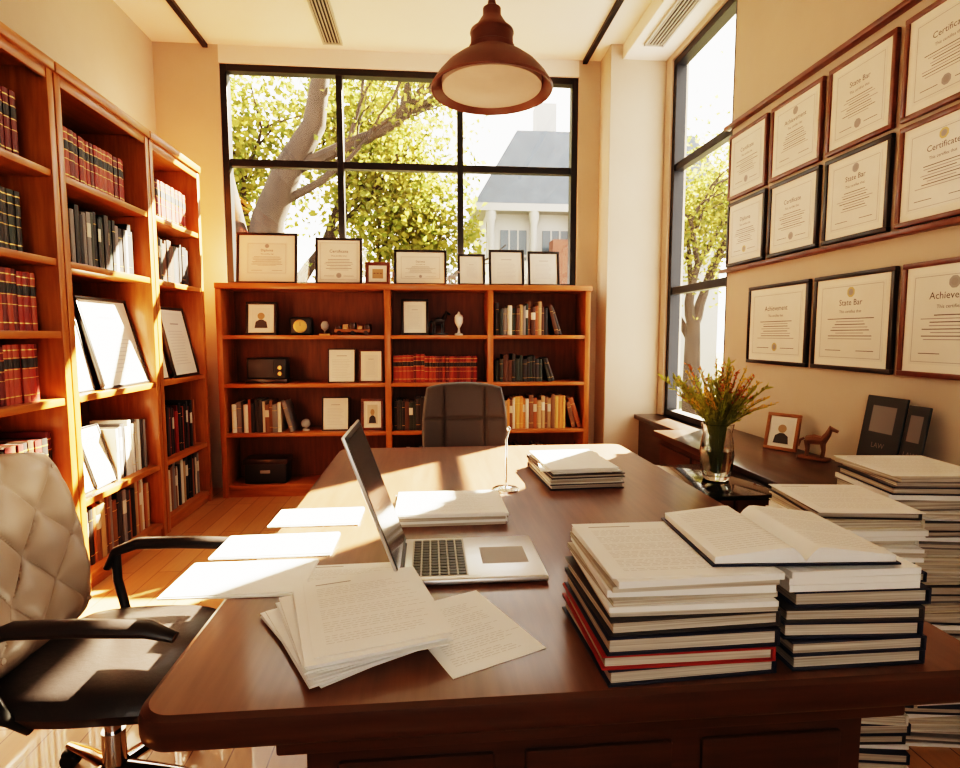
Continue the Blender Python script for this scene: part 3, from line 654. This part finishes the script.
def starbase(b,r=.30,zc=.40,rot=0,colm=None):
    b.lathe([(.03,.10),(.03,.24)],colm or plastic,20);b.lathe([(.022,.22),(.022,zc)],chrome,16);b.lathe([(.05,.075),(.045,.12),(.03,.13)],chrome,20)
    for k in range(5):
        a=rot+2*math.pi*k/5;ca,sa=math.cos(a),math.sin(a)
        b.tube([(ca*.03,sa*.03,.125),(ca*r*.5,sa*r*.5,.105),(ca*r,sa*r,.072)],[.026,.021,.014],chrome,10,.7)
        b.tube([(ca*r,sa*r,.075),(ca*r,sa*r,.045)],.007,chrome,8)
        for s in (-1,1):
            b.M=T((ca*r,sa*r,.026))@Rz(a+.6)@T((0,s*.012,0))@Rx(math.pi/2)@T((0,0,-.008));b.lathe([(0,0),(.022,0),(.026,.004),(.026,.012),(.022,.016),(0,.016)],plastic,20);b.M=Matrix()
        b.M=T((ca*r,sa*r,.026))@Rz(a+.6);b.rbox((-.02,-.022,.012),(.02,.022,.034),plastic,.01,2);b.M=Matrix()
pw,pz=.17,.21
def tuft1(x,z):
    a=x/pw+z/pz;c_=x/pw-z/pz
    return .022*(abs(math.sin(math.pi*a))*abs(math.sin(math.pi*c_)))**.35
b=MB('office_chair')
btn=[]
for i in range(-3,4):
    for j in range(-4,5):
        if (i+j)%2==0:
            x=i*pw/2;z=j*pz/2
            if abs(x)<.19 and abs(z)<.25: btn.append((x,z+.285))
Pb=T((0,.215,.46))@Rx(-math.radians(11))
cushion_back(b,.46,.57,.09,Pb,leatherb,leatherk,tuft1,btn)
seatcush(b,.52,.52,.40,.10,leatherk,T((0,-.04,0)))
b.rbox((-.17,-.16,.375),(.17,.17,.405),plastic,.01)
b.tube([(0,.1,.385),(0,.25,.40),(0,.29,.50),(0,.31,.62)],[.03,.03,.03,.02],plastic,10,.6)
for s in (-1,1):
    x=s*.27
    b.tube([(x,.15,.60),(x,.12,.655),(x,.05,.68),(x,-.10,.68),(x,-.25,.672),(x,-.31,.65)],[.016,.022,.027,.028,.026,.016],leatherk,12,.7)
    b.tube([(x,.12,.655),(x*1.0,.12,.56),(x*.95,.09,.46),(s*.22,.06,.405)],[.014,.014,.014,.014],plastic,10)
starbase(b,.29,.385,-math.pi/2,chrome)
b.done((-.90,1.58,0),math.pi/2-.02)
def tuft2(x,z):
    s=0
    for x0 in (-.13,.13): s+=math.exp(-((x-x0)/.009)**2)
    for z0 in (.07,): s+=.7*math.exp(-((z-z0)/.008)**2)
    return -.013*min(1,s)
b=MB('office_chair')
cushion_back(b,.54,.60,.09,T((0,.20,.455))@Rx(-math.radians(6)),leatherg,leatherg,tuft2,[(-.13,.37),(.13,.37),(0,.37)])
seatcush(b,.50,.46,.40,.09,leatherg,T((0,-.02,0)))
b.rbox((-.16,-.15,.375),(.16,.16,.405),plastic,.01);b.tube([(0,.1,.385),(0,.24,.40),(0,.27,.50),(0,.28,.62)],[.03,.03,.03,.02],plastic,10,.6)
starbase(b,.28,.385,.1);b.done((.215,3.32,0),0)

# ------------------------------------------------------------------ outside
b=MB('outside_ground');b.box((-40,5.4,-.62),(40,60,-.6),grass);b.done()
def branch(b,p,d,r,l,depth,tips):
    pts=[p.copy()];rad=[r];n=5;q=p.copy();dd=d.copy()
    for i in range(n):
        dd=(dd+Vector((U(-.22,.22),U(-.12,.12),U(-.12,.2)))).normalized();q=q+dd*(l/n);pts.append(q.copy());rad.append(r*(1-.45*(i+1)/n))
        if depth<2: tips.append(q.copy())
    b.tube(pts,rad,bark,8)
    if depth>0:
        for k in range(3):
            nd=(dd+Vector((U(-.9,.9),U(-.5,.5),U(-.35,.6)))).normalized();branch(b,q if k<2 else pts[3],nd,r*.55,l*.75,depth-1,tips)
def tree(limbs,trunks,nleaf,spread,seed,depth,lsize,xmax,ymin=5.7,wd=(.018,.04)):
    random.seed(seed);b=MB('tree');tips=[]
    for pts,rad in trunks: b.tube(pts,rad,bark,14)
    for (p,d,r,l) in limbs: branch(b,Vector(p),Vector(d).normalized(),r,l,depth,tips)
    k=0
    while k<nleaf:
        k+=1
        p=random.choice(tips)+Vector((random.gauss(0,spread),random.gauss(0,spread),random.gauss(0,spread)))
        if p.y<ymin or p.x>xmax: continue
        m=random.choice([tl1,tl2,tl3,tl1]);d=Vector((U(-1,1),U(-1,1),U(-1,.4)));leaf(b,p,d,U(*lsize),U(*wd),m)
    return b.done()
tree([((-1.55,8.4,4.6),(.1,.1,1),.12,1.3),((-1.9,8.3,3.7),(1,.0,.35),.11,1.7),((-2.9,8.3,4.2),(-.2,.1,1),.12,1.4),((-2.75,8.3,3.1),(-.8,.1,.6),.10,1.3),((-1.3,8.3,3.9),(1,.1,.7),.08,1.3),((-2.2,8.3,3.2),(1,.1,.12),.07,1.3)],
     [([(-2.5,8.3,-.6),(-2.45,8.3,1),(-2.4,8.3,2.2),(-2.25,8.3,3.0),(-1.95,8.3,3.7),(-1.6,8.35,4.3),(-1.5,8.4,5.0)],[.30,.27,.25,.22,.19,.16,.12]),
      ([(-2.4,8.3,1.9),(-2.7,8.3,2.7),(-2.85,8.3,3.5),(-2.95,8.3,4.4)],[.18,.17,.15,.12])],7000,.34,5,3,(.05,.11),1.0,7.6)
tree([((-3.2,13,2.2),(-.6,.1,1),.16,2.0),((-3.2,13,2.2),(.7,.1,.9),.16,2.1),((-3.2,13,1.6),(1,.1,.35),.12,2.0),((-3.2,13,1.6),(-1,.1,.4),.12,2.0)],[([(-3.2,13,-.6),(-3.2,13,.6),(-3.2,13,2.3)],[.28,.24,.2])],26000,.6,21,3,(.10,.18),1.2,9.5,(.04,.07))
tree([((4.6,9.5,1.5),(-.3,0,1),.10,1.1),((4.6,9.5,1.5),(.3,.1,1),.10,1.1),((4.6,9.5,1.2),(-.2,.3,.8),.08,1.0)],[([(4.6,9.5,-.6),(4.6,9.5,.3),(4.6,9.5,1),(4.6,9.5,1.6)],[.16,.15,.14,.12])],8500,.42,9,3,(.05,.11),6.4)
b=MB('hedge');random.seed(5)
for i in range(4000):
    p=Vector((U(6.8,12),11.4+random.gauss(0,.25),U(-.6,1.4)));leaf(b,p,Vector((U(-1,1),U(-1,1),U(-1,1))),U(.12,.22),U(.05,.08),random.choice([tl1,tl2,tl3]))
b.done()
b=MB('neighbour_house')
b.box((1.6,16,-.6),(8.5,21,4.9),housem)
b.prism([(1.2,4.9),(8.9,4.9),(7.4,6.9),(2.4,6.9)],15.6,21.4,roofm,1)
b.box((1.2,15.55,4.75),(8.9,21.4,4.95),housem)
b.box((3.2,17,6.0),(3.8,17.6,8.2),housem)
for x in (1.7,2.9,4.1): b.lathe([(.16,-.6),(.16,-.45),(.12,-.4),(.10,4.4),(.15,4.6),(.15,4.75)],housem,16,(x,15.7,0))
for x in (2.0,3.2): 
    b.box((x,15.97,2.9),(x+.75,16,4.3),wing)
    for k in range(1,3): b.box((x+.25*k-.02,15.95,2.9),(x+.25*k+.02,15.98,4.3),housem)
    b.box((x,15.95,3.55),(x+.75,15.98,3.62),housem)
b.box((3.3,15.0,-.6),(5.4,15.5,3.9),brickm);b.done()

# ------------------------------------------------------------------ light
sd=bpy.data.lights.new('sun','SUN');sd.energy=80;sd.angle=math.radians(.7);sd.color=(1,.80,.56)
so=bpy.data.objects.new('sun_light',sd);col.objects.link(so);so.rotation_euler=Vector((2.1,2,2.1)).to_track_quat('Z','Y').to_euler();so.location=(6,8,8)
w=bpy.data.worlds.new('sky');bpy.context.scene.world=w;w.use_nodes=True;bg=w.node_tree.nodes['Background'];bg.inputs[0].default_value=(1,.91,.80,1);bg.inputs[1].default_value=4.2

# ------------------------------------------------------------------ camera
cam=bpy.data.cameras.new('camera');co=bpy.data.objects.new('camera',cam);col.objects.link(co);bpy.context.scene.camera=co
f=560;cam.lens=f/960*36;cam.clip_start=.02;cam.clip_end=200
yaw=math.atan(50/f);pit=math.atan(49/f*math.cos(yaw))
co.location=(0,0,1.35);co.rotation_euler=(math.pi/2-pit,0,-yaw)
sc=bpy.context.scene
sc.view_settings.view_transform='Filmic';sc.view_settings.look='Very High Contrast';sc.view_settings.exposure=.6
